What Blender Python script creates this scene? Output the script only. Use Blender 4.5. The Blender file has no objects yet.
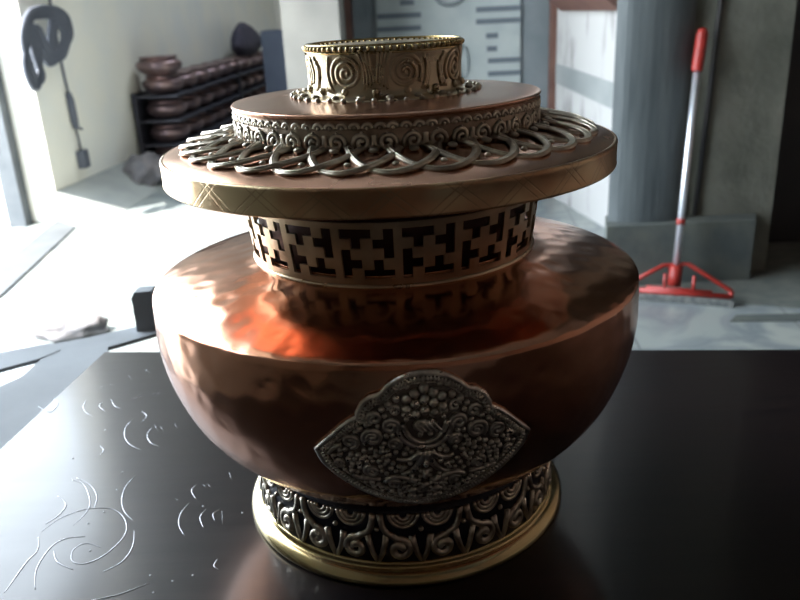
import bpy, bmesh, math, random
from mathutils import Vector, Matrix, noise
random.seed(4)
PI = math.pi
scn = bpy.context.scene
COL = scn.collection
H = 1.15          # eye height
TZ = 0.75         # table top height

# ------------------------------------------------------------------ camera
pitch, roll, FPX = math.radians(20.4), math.radians(2.87), 791.0
fw = Vector((0, math.cos(pitch), -math.sin(pitch)))
r0 = Vector((1, 0, 0)); u0 = r0.cross(fw)
RX = math.cos(roll) * r0 - math.sin(roll) * u0
UP = math.cos(roll) * u0 + math.sin(roll) * r0
EYE = Vector((0, 0, H))
cd = bpy.data.cameras.new('camera'); cam = bpy.data.objects.new('camera', cd); COL.objects.link(cam)
cd.sensor_fit = 'HORIZONTAL'; cd.sensor_width = 36; cd.lens = FPX / 800 * 36
cd.clip_start = 0.02; cd.clip_end = 200
m = Matrix((RX, UP, -fw)).transposed().to_4x4(); m.translation = EYE
cam.matrix_world = m
cd.dof.use_dof = True; cd.dof.focus_distance = 0.56; cd.dof.aperture_fstop = 11
scn.camera = cam

def at_z(px, py, z=0.0):
    d = fw * FPX + RX * (px - 400) + UP * (300 - py)
    return EYE + d * ((z - H) / d.z)
def at_y(px, py, y):
    d = fw * FPX + RX * (px - 400) + UP * (300 - py)
    return EYE + d * (y / d.y)

# ------------------------------------------------------------------ mesh helpers
class MB:
    def __init__(s): s.v = []; s.f = []; s.uv = None
    def add(s, vs, fs):
        o = len(s.v); s.v += [tuple(v) for v in vs]; s.f += [tuple(i + o for i in f) for f in fs]; return s
    def box(s, x0, x1, y0, y1, z0, z1, M=None):
        vs = [Vector((x, y, z)) for x in (x0, x1) for y in (y0, y1) for z in (z0, z1)]
        if M: vs = [M @ v for v in vs]
        return s.add(vs, [(0, 1, 3, 2), (4, 6, 7, 5), (0, 4, 5, 1), (2, 3, 7, 6), (0, 2, 6, 4), (1, 5, 7, 3)])
    def prism(s, pts, z0, z1):       # pts (x,y) counter-clockwise
        n = len(pts)
        vs = [(p[0], p[1], z0) for p in pts] + [(p[0], p[1], z1) for p in pts]
        return s.add(vs, [tuple(range(n - 1, -1, -1)), tuple(range(n, 2 * n))] + [(i, (i + 1) % n, n + (i + 1) % n, n + i) for i in range(n)])
    def tube(s, pts, rad, seg=8, flat=1.0, nor=None, closed=False, taper=None):
        """tube along pts; nor = list of surface normals, flat = height/width ratio"""
        n = len(pts); pts = [Vector(p) for p in pts]; vs = []
        last = None
        for i, p in enumerate(pts):
            a = pts[(i - 1) % n] if (closed or i > 0) else p
            b = pts[(i + 1) % n] if (closed or i < n - 1) else p
            t = (b - a).normalized()
            if nor: N = nor[i]
            else:
                N = last if last is not None else (Vector((0, 0, 1)) if abs(t.z) < .9 else Vector((1, 0, 0)))
            N = (N - t * N.dot(t)).normalized(); last = N
            B = t.cross(N)
            rr = rad * (taper(i / max(1, n - 1)) if taper else 1)
            for k in range(seg):
                an = 2 * PI * k / seg
                vs.append(p + B * (rr * math.cos(an)) + N * (rr * flat * math.sin(an)))
        fs = []
        for i in range(n if closed else n - 1):
            j = (i + 1) % n
            for k in range(seg):
                k2 = (k + 1) % seg
                fs.append((i * seg + k, j * seg + k, j * seg + k2, i * seg + k2))
        if not closed:
            fs.append(tuple(range(seg))); fs.append(tuple((n - 1) * seg + k for k in range(seg - 1, -1, -1)))
        return s.add(vs, fs)
    def ball(s, c, r, N=None, squash=1.0, seg=8, rings=5, rx=None, T=None):
        N = N or Vector((0, 0, 1)); c = Vector(c)
        T = T or (Vector((0, 0, 1)) if abs(N.z) < .9 else Vector((1, 0, 0)))
        T = (T - N * T.dot(N)).normalized(); B = N.cross(T); rx = rx or r
        vs = [c + N * r * squash]
        for i in range(1, rings):
            a = PI * i / rings
            for k in range(seg):
                b = 2 * PI * k / seg
                vs.append(c + N * (r * squash * math.cos(a)) + T * (r * math.sin(a) * math.cos(b)) + B * (rx * math.sin(a) * math.sin(b)))
        vs.append(c - N * r * squash); L = len(vs) - 1
        fs = [(0, 1 + k, 1 + (k + 1) % seg) for k in range(seg)]
        for i in range(rings - 2):
            for k in range(seg):
                a = 1 + i * seg + k; b = 1 + i * seg + (k + 1) % seg
                fs.append((a, a + seg, b + seg, b))
        fs += [(L, 1 + (rings - 2) * seg + (k + 1) % seg, 1 + (rings - 2) * seg + k) for k in range(seg)]
        return s.add(vs, fs)
    def revolve(s, prof, seg=192, c=(0, 0, 0), closed=False):
        n = len(prof); vs = []
        for r, z in prof:
            for k in range(seg):
                a = 2 * PI * k / seg
                vs.append((c[0] + r * math.sin(a), c[1] - r * math.cos(a), c[2] + z))
        fs = []
        for i in range(n if closed else n - 1):
            j = (i + 1) % n
            for k in range(seg):
                k2 = (k + 1) % seg
                fs.append((i * seg + k, i * seg + k2, j * seg + k2, j * seg + k))
        return s.add(vs, fs)
    def build(s, name, mat, parent=None, smooth=True, uvfun=None, angle=None):
        me = bpy.data.meshes.new(name); me.from_pydata(s.v, [], s.f); me.validate()
        bm = bmesh.new(); bm.from_mesh(me)
        bmesh.ops.recalc_face_normals(bm, faces=bm.faces); bm.to_mesh(me); bm.free()
        me.materials.append(mat)
        me.shade_smooth() if smooth else me.shade_flat()
        if angle: me.set_sharp_from_angle(angle=math.radians(angle))
        if uvfun:
            uv = me.uv_layers.new(name='uv')
            for p in me.polygons:
                us = [uvfun(me.vertices[me.loops[l].vertex_index].co) for l in p.loop_indices]
                mx = max(u[0] for u in us)
                for l, u in zip(p.loop_indices, us):
                    uu = u[0] + (1 if mx - u[0] > .5 else 0)
                    uv.data[l].uv = (uu, u[1])
        o = bpy.data.objects.new(name, me); COL.objects.link(o)
        if parent: o.parent = parent
        return o

def thing(name, label, cat, loc=(0, 0, 0), group=None):
    o = bpy.data.objects.new(name, None); COL.objects.link(o); o.location = loc
    o.empty_display_size = .05
    return tag(o, label, cat, group)
def tag(o, label, cat, group=None):
    o['label'] = label; o['category'] = cat
    if group: o['group'] = group
    return o
def struct(o): o['kind'] = 'structure'; return o

# ------------------------------------------------------------------ materials
def new_mat(name):
    m = bpy.data.materials.new(name); m.use_nodes = True
    nt = m.node_tree; b = nt.nodes['Principled BSDF']; return m, nt, b
def mat(name, col, rough=.6, metal=0.0, col2=None, scale=6.0, bump=0.0, bscale=40.0, detail=6, rvar=0.0, ramp=(.35, .65), stretch=None, spec=None, coat=0, voro=0.0, vscale=60, bdist=.002):
    m, nt, b = new_mat(name); N = nt.nodes; L = nt.links
    b.inputs['Metallic'].default_value = metal; b.inputs['Roughness'].default_value = rough
    b.inputs['Base Color'].default_value = (*col, 1)
    if spec is not None: b.inputs['Specular IOR Level'].default_value = spec
    if coat: b.inputs['Coat Weight'].default_value = coat; b.inputs['Coat Roughness'].default_value = .14
    tc = N.new('ShaderNodeTexCoord'); mp = N.new('ShaderNodeMapping'); L.new(tc.outputs['Object'], mp.inputs[0])
    if stretch: mp.inputs['Scale'].default_value = stretch
    if col2:
        n = N.new('ShaderNodeTexNoise'); n.inputs['Scale'].default_value = scale; n.inputs['Detail'].default_value = detail
        L.new(mp.outputs[0], n.inputs[0])
        r = N.new('ShaderNodeValToRGB'); r.color_ramp.elements[0].position = ramp[0]; r.color_ramp.elements[1].position = ramp[1]
        r.color_ramp.elements[0].color = (*col, 1); r.color_ramp.elements[1].color = (*col2, 1)
        L.new(n.outputs[0], r.inputs[0]); L.new(r.outputs[0], b.inputs['Base Color'])
        if rvar:
            mr = N.new('ShaderNodeMapRange'); mr.inputs[3].default_value = rough - rvar; mr.inputs[4].default_value = rough + rvar
            mr.inputs[1].default_value = .3; mr.inputs[2].default_value = .7
            L.new(n.outputs[0], mr.inputs[0]); L.new(mr.outputs[0], b.inputs['Roughness'])
    h = None
    if voro:
        v = N.new('ShaderNodeTexVoronoi'); v.feature = 'SMOOTH_F1'; v.inputs['Scale'].default_value = vscale
        v.inputs['Smoothness'].default_value = .6
        L.new(mp.outputs[0], v.inputs[0])
        bp = N.new('ShaderNodeBump'); bp.inputs['Strength'].default_value = voro; bp.inputs['Distance'].default_value = .004
        L.new(v.outputs['Distance'], bp.inputs['Height']); h = bp
    if bump:
        n2 = N.new('ShaderNodeTexNoise'); n2.inputs['Scale'].default_value = bscale; n2.inputs['Detail'].default_value = 4
        L.new(mp.outputs[0], n2.inputs[0])
        bp = N.new('ShaderNodeBump'); bp.inputs['Strength'].default_value = bump; bp.inputs['Distance'].default_value = bdist
        L.new(n2.outputs[0], bp.inputs['Height'])
        if h: L.new(h.outputs[0], bp.inputs['Normal'])
        h = bp
    if h: L.new(h.outputs[0], b.inputs['Normal'])
    return m

M = {}
M['copper'] = mat('hammered_copper', (.50, .235, .14), .19, 1, (.60, .32, .215), 11, bump=.14, bscale=26, rvar=.05, voro=.2, vscale=62)
M['copper_lid'] = mat('lid_copper', (.60, .34, .235), .24, 1, (.70, .43, .32), 14, bump=.2, bscale=30, rvar=.05)
M['brass'] = mat('aged_brass', (.50, .42, .29), .30, 1, (.66, .57, .42), 30, bump=.3, bscale=160, rvar=.08, bdist=.001)
M['brass_bright'] = mat('polished_brass', (.55, .47, .27), .22, 1, (.46, .36, .17), 30, rvar=.05)
M['white_metal'] = mat('tarnished_white_metal', (.70, .65, .54), .33, 1, (.36, .32, .26), 90, bump=.4, bscale=300, rvar=.06, bdist=.0006)
M['medal_metal'] = mat('dark_silver', (.80, .77, .69), .31, 1, (.42, .40, .36), 110, bump=.4, bscale=300, rvar=.06, bdist=.0006)
M['brass_dark'] = mat('tarnished_brass', (.26, .20, .15), .38, 1, (.36, .29, .22), 60, bump=.5, bscale=180, bdist=.0012)
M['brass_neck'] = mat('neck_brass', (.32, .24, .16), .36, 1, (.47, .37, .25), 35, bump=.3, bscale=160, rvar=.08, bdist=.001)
M['recess'] = mat('dark_recess', (.012, .012, .02), .45, .4)  # near-black wall behind the foot scrolls
M['recess_medal'] = mat('blackened_silver', (.24, .215, .19), .4, .9, bump=.5, bscale=260, bdist=.0008)
M['inner_shade'] = mat('copper_inside_shade', (.07, .035, .03), .5, .8)  # near-black colour puts in the shade behind the fretwork holes

# engraved brass brim band: crossing lines from uv
def brim_mat():
    m, nt, b = new_mat('engraved_brass_band'); N = nt.nodes; L = nt.links
    b.inputs['Metallic'].default_value = 1; b.inputs['Roughness'].default_value = .3
    uv = N.new('ShaderNodeUVMap'); uv.uv_map = 'uv'
    sp = N.new('ShaderNodeSeparateXYZ'); L.new(uv.outputs[0], sp.inputs[0])
    def mth(op, a, c=None):
        n = N.new('ShaderNodeMath'); n.operation = op
        for i, q in enumerate((a, c)):
            if q is None: continue
            if isinstance(q, (int, float)): n.inputs[i].default_value = q
            else: L.new(q, n.inputs[i])
        return n.outputs[0]
    u = mth('MULTIPLY', sp.outputs[0], 26.0); v = sp.outputs[1]
    dm = None
    for sg in (1, -1):
        for off in (0, .16):
            f = mth('FRACT', mth('ADD', mth('ADD', u, mth('MULTIPLY', v, .55 * sg)), 50 + off * sg))
            d = mth('ABSOLUTE', mth('SUBTRACT', f, .5))
            dm = d if dm is None else mth('MINIMUM', dm, d)
    line = N.new('ShaderNodeMapRange'); line.inputs[1].default_value = 0; line.inputs[2].default_value = .024
    L.new(dm, line.inputs[0])
    n = N.new('ShaderNodeTexNoise'); n.inputs['Scale'].default_value = 25; tc = N.new('ShaderNodeTexCoord'); L.new(tc.outputs['Object'], n.inputs[0])
    r = N.new('ShaderNodeValToRGB'); r.color_ramp.elements[0].position = .35; r.color_ramp.elements[1].position = .65
    r.color_ramp.elements[0].color = (.40, .22, .12, 1); r.color_ramp.elements[1].color = (.52, .41, .25, 1)
    L.new(n.outputs[0], r.inputs[0])
    mx = N.new('ShaderNodeMix'); mx.data_type = 'RGBA'; mx.inputs[6].default_value = (.34, .24, .14, 1)
    L.new(line.outputs[0], mx.inputs[0]); L.new(r.outputs[0], mx.inputs[7]); L.new(mx.outputs[2], b.inputs['Base Color'])
    bp = N.new('ShaderNodeBump'); bp.inputs['Distance'].default_value = .0005; bp.inputs['Strength'].default_value = .3
    L.new(line.outputs[0], bp.inputs['Height'])
    n2 = N.new('ShaderNodeTexNoise'); n2.inputs['Scale'].default_value = 60; L.new(tc.outputs['Object'], n2.inputs[0])
    b2 = N.new('ShaderNodeBump'); b2.inputs['Distance'].default_value = .0015; b2.inputs['Strength'].default_value = .3
    L.new(n2.outputs[0], b2.inputs['Height']); L.new(bp.outputs[0], b2.inputs['Normal']); L.new(b2.outputs[0], b.inputs['Normal'])
    return m
M['brim'] = brim_mat()

M['table'] = mat('dark_lacquered_wood', (.006, .004, .005), .34, 0, (.011, .007, .007), 5, stretch=(1, 14, 1), bump=.05, bscale=9, rvar=.03, bdist=.001, spec=.25, coat=.52)
M['engrave'] = mat('scratched_lacquer', (.28, .28, .30), .25, .6)
M['wall_cream'] = mat('cream_distemper', (.80, .77, .67), .85, 0, (.73, .73, .68), 2.2, bump=.2, bscale=14, bdist=.01)
M['wall_grey'] = mat('grey_cement', (.16, .175, .175), .7, 0, (.24, .255, .25), 2.5, bump=.3, bscale=18, bdist=.01)
M['concrete'] = mat('raw_concrete', (.095, .10, .08), .85, 0, (.17, .17, .14), 5, bump=.4, bscale=30, bdist=.01)
M['plinth'] = mat('dark_cement_plinth', (.06, .072, .072), .7, 0, (.105, .115, .10), 6, bump=.3, bscale=30, bdist=.008)
M['pillar_grey'] = mat('smooth_cement_column', (.045, .056, .060), .6, 0, (.095, .11, .114), 3, stretch=(5, 5, .6), bump=.2, bscale=14, bdist=.006)
M['pillar_light'] = mat('pale_plaster_pillar', (.28, .265, .235), .8, 0, (.21, .20, .18), 3, bump=.2, bscale=14, bdist=.008)
M['whitewash'] = mat('stained_whitewash', (.36, .355, .345), .8, 0, (.17, .165, .16), 3.2, stretch=(3, 3, .9), ramp=(.56, .72), bump=.2, bscale=14, bdist=.008)
M['ceiling'] = mat('ceiling_plaster', (.16, .16, .16), .9)
M['warm_wall'] = mat('ochre_wall', (.22, .15, .11), .85, 0, (.15, .10, .08), 2)
M['frame_red'] = mat('red_brown_timber', (.10, .045, .035), .6, 0, (.14, .07, .05), 8)
M['door_grey'] = mat('grey_painted_door', (.13, .155, .165), .55, 0, (.17, .19, .20), 6)
M['panel_pale'] = mat('pale_lattice_panel', (.30, .335, .33), .6, 0, (.35, .38, .37), 8)
M['slot_dark'] = mat('dark_slot', (.10, .12, .14), .7)
M['red'] = mat('red_plastic', (.30, .022, .016), .45, 0, (.24, .02, .014), 20)
M['steel'] = mat('brushed_steel_tube', (.62, .66, .72), .3, .75, (.72, .74, .78), 60)
M['rubber'] = mat('grey_foam_blade', (.07, .08, .08), .8, 0, (.16, .16, .15), 40)
M['dark'] = mat('dark_opening_shade', (.012, .012, .014), .6, 0, (.022, .02, .02), 6)  # near-black colour for the unlit room beyond the right opening
M['blue_dark'] = mat('dark_blue_paint', (.02, .035, .075), .5, 0, (.03, .05, .09), 7)
M['rack'] = mat('dark_rack_steel', (.05, .05, .065), .55, .3)
M['bowl'] = mat('brown_tarnished_copper', (.30, .20, .185), .38, .75, (.16, .115, .125), 12)
M['cable'] = mat('black_cable', (.09, .10, .125), .6)
M['sack'] = mat('grey_sackcloth', (.20, .18, .18), .9, 0, (.12, .12, .13), 9, bump=.5, bscale=25, bdist=.02)
M['sack_dark'] = mat('dark_sackcloth', (.035, .035, .055), .9, 0, (.06, .05, .07), 9, bump=.5, bscale=25, bdist=.02)
M['bench'] = mat('dark_grey_steel', (.24, .26, .28), .7, 0, (.20, .215, .23), 9)
M['mortar'] = mat('pale_mortar', (.38, .40, .38), .8, 0, (.3, .32, .31), 4, bump=.2, bscale=20, bdist=.01)
M['ground'] = mat('pale_courtyard', (.6, .58, .54), .9, 0, (.5, .49, .46), 3)
M['post'] = mat('weathered_post', (.10, .11, .12), .8, 0, (.07, .08, .09), 6)
M['strip'] = mat('grey_threshold', (.055, .06, .065), .8, 0, (.07, .075, .08), 6)
M['floor_dark'] = mat('dark_floor_border', (.085, .098, .09), .6, 0, (.14, .148, .13), 14, bump=.1, bscale=20, bdist=.003)

def floor_mat():
    m, nt, b = new_mat('marble_tiles'); N = nt.nodes; L = nt.links
    tc = N.new('ShaderNodeTexCoord'); mp = N.new('ShaderNodeMapping'); mp.inputs['Rotation'].default_value = (0, 0, math.radians(5))
    L.new(tc.outputs['Object'], mp.inputs[0])
    w = N.new('ShaderNodeTexNoise'); w.inputs['Scale'].default_value = 2.2; w.inputs['Detail'].default_value = 9; w.inputs['Distortion'].default_value = 1.6
    L.new(mp.outputs[0], w.inputs[0])
    r = N.new('ShaderNodeValToRGB'); e = r.color_ramp.elements
    e[0].position = .40; e[0].color = (.26, .285, .27, 1); e[1].position = .60; e[1].color = (.31, .33, .305, 1)
    k = e.new(.50); k.color = (.16, .185, .195, 1)
    L.new(w.outputs[0], r.inputs[0])
    br = N.new('ShaderNodeTexBrick'); br.offset = 0; br.inputs['Scale'].default_value = 1.0
    br.inputs['Brick Width'].default_value = .6; br.inputs['Row Height'].default_value = .6; br.inputs['Mortar Size'].default_value = .004
    L.new(mp.outputs[0], br.inputs[0])
    mx = N.new('ShaderNodeMix'); mx.data_type = 'RGBA'; L.new(br.outputs['Fac'], mx.inputs[0]); L.new(r.outputs[0], mx.inputs[6])
    mx.inputs[7].default_value = (.12, .13, .13, 1); L.new(mx.outputs[2], b.inputs['Base Color'])
    b.inputs['Roughness'].default_value = .3
    return m
M['floor'] = floor_mat()

# ------------------------------------------------------------------ POT
AX = Vector((-0.0028, 0.6049, TZ))
def sm(prof, n=6):     # catmull-rom refine
    out = []
    P = [Vector(p) for p in prof]
    for i in range(len(P) - 1):
        a = P[max(0, i - 1)]; b = P[i]; c = P[i + 1]; d = P[min(len(P) - 1, i + 2)]
        for k in range(n):
            t = k / n
            out.append(tuple(.5 * ((2 * b) + (c - a) * t + (2 * a - 5 * b + 4 * c - d) * t * t + (3 * b - a - 3 * c + d) * t ** 3)))
    out.append(tuple(P[-1])); return out
lower = [(.090, .040), (.1066, .052), (.1345, .070), (.1565, .090), (.1710, .110), (.1800, .130), (.1860, .150), (.1888, .170), (.1888, .188), (.1883, .2015)]
LOW = sm(lower)
shoulder = sm([(.1858, .2055), (.180, .2080), (.165, .2128), (.148, .2168), (.130, .2202), (.118, .2222), (.1095, .2245)])
body_prof = LOW + [(.1880, .2038), (.1872, .2047)] + shoulder + [(.1065, .226), (.1062, .232), (.1062, .2322), (.1045, .2322), (.1045, .226), (.13, .2170), (.18, .2010), (.182, .17), (.12, .06), (.05, .048), (0.0005, .046)]
def low_r(z):
    for i in range(len(LOW) - 1):
        if LOW[i][1] <= z <= LOW[i + 1][1]:
            t = (z - LOW[i][1]) / (LOW[i + 1][1] - LOW[i][1]); return LOW[i][0] + t * (LOW[i + 1][0] - LOW[i][0])
    return LOW[-1][0]
def mapper(rfun, slope=None):
    """(theta, z, off) -> point and outward normal on a surface of revolution, pot coordinates"""
    def f(th, z, off=0.0):
        r = rfun(z); dr = (rfun(z + .001) - rfun(z - .001)) / .002
        N = Vector((math.sin(th), -math.cos(th), -dr)).normalized()
        return Vector((r * math.sin(th), -r * math.cos(th), z)) + N * off, N
    return f

pot = thing('copper_pot', 'large hammered copper pot with brass fretwork neck and patterned foot on dark table', 'pot', AX)
b = MB(); b.revolve(body_prof, 256); b.build('body', M['copper'], pot)

# foot
foot_prof = [(.1195, .058), (.1205, .050), (.1222, .040), (.1232, .030), (.1240, .0215), (.1250, .0205), (.1250, .0185), (.1240, .0170), (.1250, .0135), (.1290, .0120), (.1325, .0115), (.1343, .0095), (.1350, .0060), (.1346, .0020), (.1335, .0), (.110, .0), (.110, .055)]
fp = MB(); fp.revolve([(.1180, .060), (.1225, .055), (.1232, .047), (.1238, .038), (.1244, .028), (.1252, .0140), (.105, .0140), (.105, .060)], 192, closed=True)
foot = fp.build('foot', M['recess'], pot)
fr = MB(); fr.revolve([(.1254, .0158), (.1266, .0150), (.1268, .0134), (.1264, .0118), (.1272, .0106), (.1290, .0102), (.1312, .0092), (.1335, .0074), (.1350, .0052), (.1358, .0028), (.1354, .0008), (.1340, .0002), (.112, .0002), (.112, .0158)], 192, closed=True)
rimo = fr.build('base_rim', M['brass_bright'], foot)
rimo['label'] = 'polished brass base rim'
frad = lambda z: .1254 - (z - .0140) * .062
FM = mapper(frad)
def relief(b, path, mp_, th0, z0, rad, flat=.9, off=0.0, R=.123, seg=8, taper=None):
    P = []; Ns = []
    for (x, y) in path:
        p, n = mp_(th0 + x / R, z0 + y, off); P.append(p); Ns.append(n)
    b.tube(P, rad, seg, flat, Ns, taper=taper)
def spiral(cx, cy, r1, r2, a0, turns, n=26):
    return [(cx + (r1 + (r2 - r1) * i / n) * math.cos(a0 + turns * 2 * PI * i / n), cy + (r1 + (r2 - r1) * i / n) * math.sin(a0 + turns * 2 * PI * i / n)) for i in range(n + 1)]
def bez(p0, p1, p2, p3, n=10):
    return [tuple((1 - t) ** 3 * a + 3 * (1 - t) ** 2 * t * b_ + 3 * (1 - t) * t * t * c + t ** 3 * d for a, b_, c, d in zip(p0, p1, p2, p3)) for t in [i / n for i in range(n + 1)]]
mir = lambda path, s: [(x * s, y) for x, y in path]
rl = MB(); NU = 24; U = 2 * PI * .123 / NU
th_off = math.radians(-3)
for k in range(NU):
    th = th_off + 2 * PI * k / NU; s = 1 if k % 2 else -1
    # lower curl with its tail sweeping up (unit centred on the curl)
    sp_ = spiral(0, .0115, .0016, .0090, math.radians(200), -1.35)
    ex, ey = sp_[-1]
    tail = bez((ex, ey), (ex + .004, ey + .006), (.0115, .020), (.0135, .040), 12)
    relief(rl, mir(sp_ + tail[1:], s), FM, th, .0155, .0025, .85, .0004, taper=lambda t: 1.25 - .2 * t)
    rl.ball(FM(th, .0155 + .0125, .0006)[0], .0018, FM(th, .033)[1])
    # hanging concentric arcs at the top
    for rr in (.0105, .0073, .0041):
        relief(rl, [(-s * .0035 + rr * math.cos(a), .040 + rr * 1.0 * math.sin(a)) for a in [PI + PI * i / 12 for i in range(13)]], FM, th, .0155, .0015, 1, .0003)
    # chevron between curls
    tv = th + PI / NU
    for q in (-1, 1):
        relief(rl, [(q * .0068, .0225), (q * .0055, .015), (q * .0033, .007), (q * .0006, .0014)], FM, tv, .0155, .0025, .9, .0004, taper=lambda t: 1.1 - .35 * t)
    rl.ball(FM(tv, .0155 + .0275, .0)[0], .0022, FM(tv, .045)[1])
rl.build('scroll_relief', M['white_metal'], foot)['label'] = 'raised silvery scroll relief'

# neck fretwork: a pierced plate bent round the neck
neck = MB()
NC = 17; NZ0, NZ1 = .2300, .2690
rn = lambda z: .1084 + (z - .2245) * .125
g = .045
def rects():
    R_ = []
    def t(ax, ay, bx, by): R_.append((ax + g, ay + g, bx - g, by - g))
    t(0, 4, 3, 5); R_.append((1 + g, 3 + g, 2 - g, 4 + g))          # hanging T
    t(4, 2, 5, 5); R_.append((3 + g, 3 + g, 4 + g, 4 - g))          # side T, right
    t(0, 0, 1, 3); R_.append((1 - g, 1 + g, 2 - g, 2 - g))          # side T, left
    t(2, 0, 5, 1); R_.append((3 + g, 1 - g, 4 - g, 2 - g))          # standing T
    return R_
RC = rects(); W = 5.7
xs = sorted(set([0, W] + [round(a, 4) + .35 for q in RC for a in (q[0], q[2])] + [W * i / 12 for i in range(1, 12)]))
ys = sorted(set([-.75, 5.55] + [a for q in RC for a in (q[1], q[3])]))
nx = len(xs) - 1
solid = {}
for c in range(NC):
    for i in range(nx):
        for j in range(len(ys) - 1):
            mx_, my_ = (xs[i] + xs[i + 1]) / 2 - .35, (ys[j] + ys[j + 1]) / 2
            solid[(c * nx + i, j)] = not any(q[0] < mx_ < q[2] and q[1] < my_ < q[3] for q in RC)
TX = NC * nx; JY = len(ys)
def nv(i, j, lay):
    i %= TX; c, ii = divmod(i, nx)
    th = 2 * PI * (c + xs[ii] / W) / NC + math.radians(1.7)
    z = NZ0 + (ys[j] + .1) / 5.3 * (NZ1 - NZ0 - .001)
    r = rn(z) + (.0 if lay else -.0022)
    return (r * math.sin(th), -r * math.cos(th), z)
vs = [nv(i, j, l) for l in (0, 1) for i in range(TX) for j in range(JY)]
vid = lambda i, j, l: l * TX * JY + (i % TX) * JY + j
fs = []
for (i, j), s_ in solid.items():
    if not s_: continue
    fs.append((vid(i, j, 1), vid(i + 1, j, 1), vid(i + 1, j + 1, 1), vid(i, j + 1, 1)))
    fs.append((vid(i, j, 0), vid(i, j + 1, 0), vid(i + 1, j + 1, 0), vid(i + 1, j, 0)))
    for (di, dj, a, b_) in ((-1, 0, (0, 0), (0, 1)), (1, 0, (1, 0), (1, 1)), (0, -1, (0, 0), (1, 0)), (0, 1, (0, 1), (1, 1))):
        if not solid.get(((i + di) % TX, j + dj), False):
            fs.append((vid(i + a[0], j + a[1], 0), vid(i + b_[0], j + b_[1], 0), vid(i + b_[0], j + b_[1], 1), vid(i + a[0], j + a[1], 1)))
neck.add(vs, fs)
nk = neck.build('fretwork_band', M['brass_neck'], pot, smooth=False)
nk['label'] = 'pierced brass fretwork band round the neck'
nb = MB(); nb.revolve([(.1094, .2240), (.1100, .2250), (.1097, .2262), (.1084, .2268), (.1072, .2262), (.1072, .2240)], 192, closed=True)
nb.build('neck_bead', M['brass'], nk)

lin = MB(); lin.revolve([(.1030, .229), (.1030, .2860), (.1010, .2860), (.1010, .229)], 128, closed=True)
lin.build('neck_lining', M['inner_shade'], pot)['label'] = 'inner neck coloured dark for its shade, seen through the fretwork'
# medallion on the belly
MM = mapper(low_r)
TH0 = .0735; RB = .192
half = [(0, .2006), (.0075, .2000), (.0150, .1972), (.0215, .1930), (.0262, .1880), (.0280, .1872), (.0325, .1862), (.0372, .1822), (.0405, .1760), (.0408, .1728), (.0450, .1708), (.0520, .1655), (.0600, .1575), (.0700, .1480), (.0672, .1385), (.0620, .1305), (.0540, .1215), (.0440, .1120), (.0330, .1040), (.0200, .0972), (.0080, .0932), (0, .0925)]
def scaled(k, cx=0, cy=.150):
    return [(x * k, cy + (y - cy) * k) for x, y in half]
def full(h): return h + [(-x, y) for x, y in reversed(h[1:-1])]
def sub(path, n=3):
    out = []
    for i in range(len(path)):
        a = Vector(path[i]); c = Vector(path[(i + 1) % len(path)])
        for k in range(n): out.append(tuple(a.lerp(c, k / n)))
    return out
pl = MB()
outl = sub(full(half), 2); n_ = len(outl); rings = []
CY = .150
vs = []; fs = []
offs = [(1.0, -.0015), (1.0, .0012), (.97, .0024), (.93, .0020), (.6, .0020), (.3, .0020)]
for k, off in offs:
    for x, y in outl: vs.append(MM(TH0 + x * k / RB, CY + (y - CY) * k, off)[0])
vs.append(MM(TH0, CY, .002)[0])
for a in range(len(offs) - 1):
    for i in range(n_): fs.append((a * n_ + i, a * n_ + (i + 1) % n_, (a + 1) * n_ + (i + 1) % n_, (a + 1) * n_ + i))
a = (len(offs) - 1) * n_
for i in range(n_): fs.append((a + i, a + (i + 1) % n_, len(vs) - 1))
pl.add(vs, fs); med = pl.build('medallion', M['recess_medal'], pot)
med['label'] = 'lobed dark silver medallion on the belly'
mr_ = MB()
def mpath(path, off=.002):
    P = []; Ns = []
    for x, y in path:
        p, n = MM(TH0 + x / RB, y, off); P.append(p); Ns.append(n)
    return P, Ns
P, Ns = mpath(sub(full(scaled(.985)), 2), .0018); mr_.tube(P, .0019, 8, 1.1, Ns, closed=True)
# rope rim: short ridges laid across an inner line
ins = sub(full(scaled(.915)), 1)
P, Ns = mpath(sub(full(scaled(.915)), 2), .0026); mr_.tube(P, .0009, 6, 1, Ns, closed=True)
P, Ns = mpath(sub(full(scaled(.875)), 2), .0024); mr_.tube(P, .0006, 6, 1, Ns, closed=True)
L_ = [Vector(p) for p in sub(full(scaled(.925)), 1)]
acc = 0; step = .0022
for i in range(len(L_)):
    a, c = L_[i], L_[(i + 1) % len(L_)]; d = (c - a).length
    while acc < d:
        q = a.lerp(c, acc / d); t = (c - a).normalized()
        p, n = MM(TH0 + q.x / RB, q.y, .0034); T3 = Vector((math.cos(TH0) * t.x, math.sin(TH0) * t.x, t.y)).normalized()
        mr_.ball(p, .00085, n, 1.3, 6, 4, rx=.0023, T=T3)
        acc += step
    acc -= d
mr_.build('rope_rim', M['medal_metal'], med)
rf = MB()
USED = []
def mrel(path, rad, off=.0024, flat=1.0, taper=None, both=True):
    rad *= 1.45
    for x, y in path: USED.append((x, y)); USED.append((-x, y))
    for s in ((1, -1) if both else (1,)):
        P, Ns = mpath([(x * s, y) for x, y in path], off); rf.tube(P, rad, 7, flat, Ns, taper=taper)
def mball(x, y, r, squash=.9, rx=None, both=True, T=None, off=.0024):
    r *= 1.15; USED.append((x, y)); USED.append((-x, y))
    for s in ((1, -1) if both and x else (1,)):
        p, n = MM(TH0 + s * x / RB, y, off); rf.ball(p, r, n, squash, 9, 6, rx=rx, T=T and Vector((T[0] * s, 0, T[1])))
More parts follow.
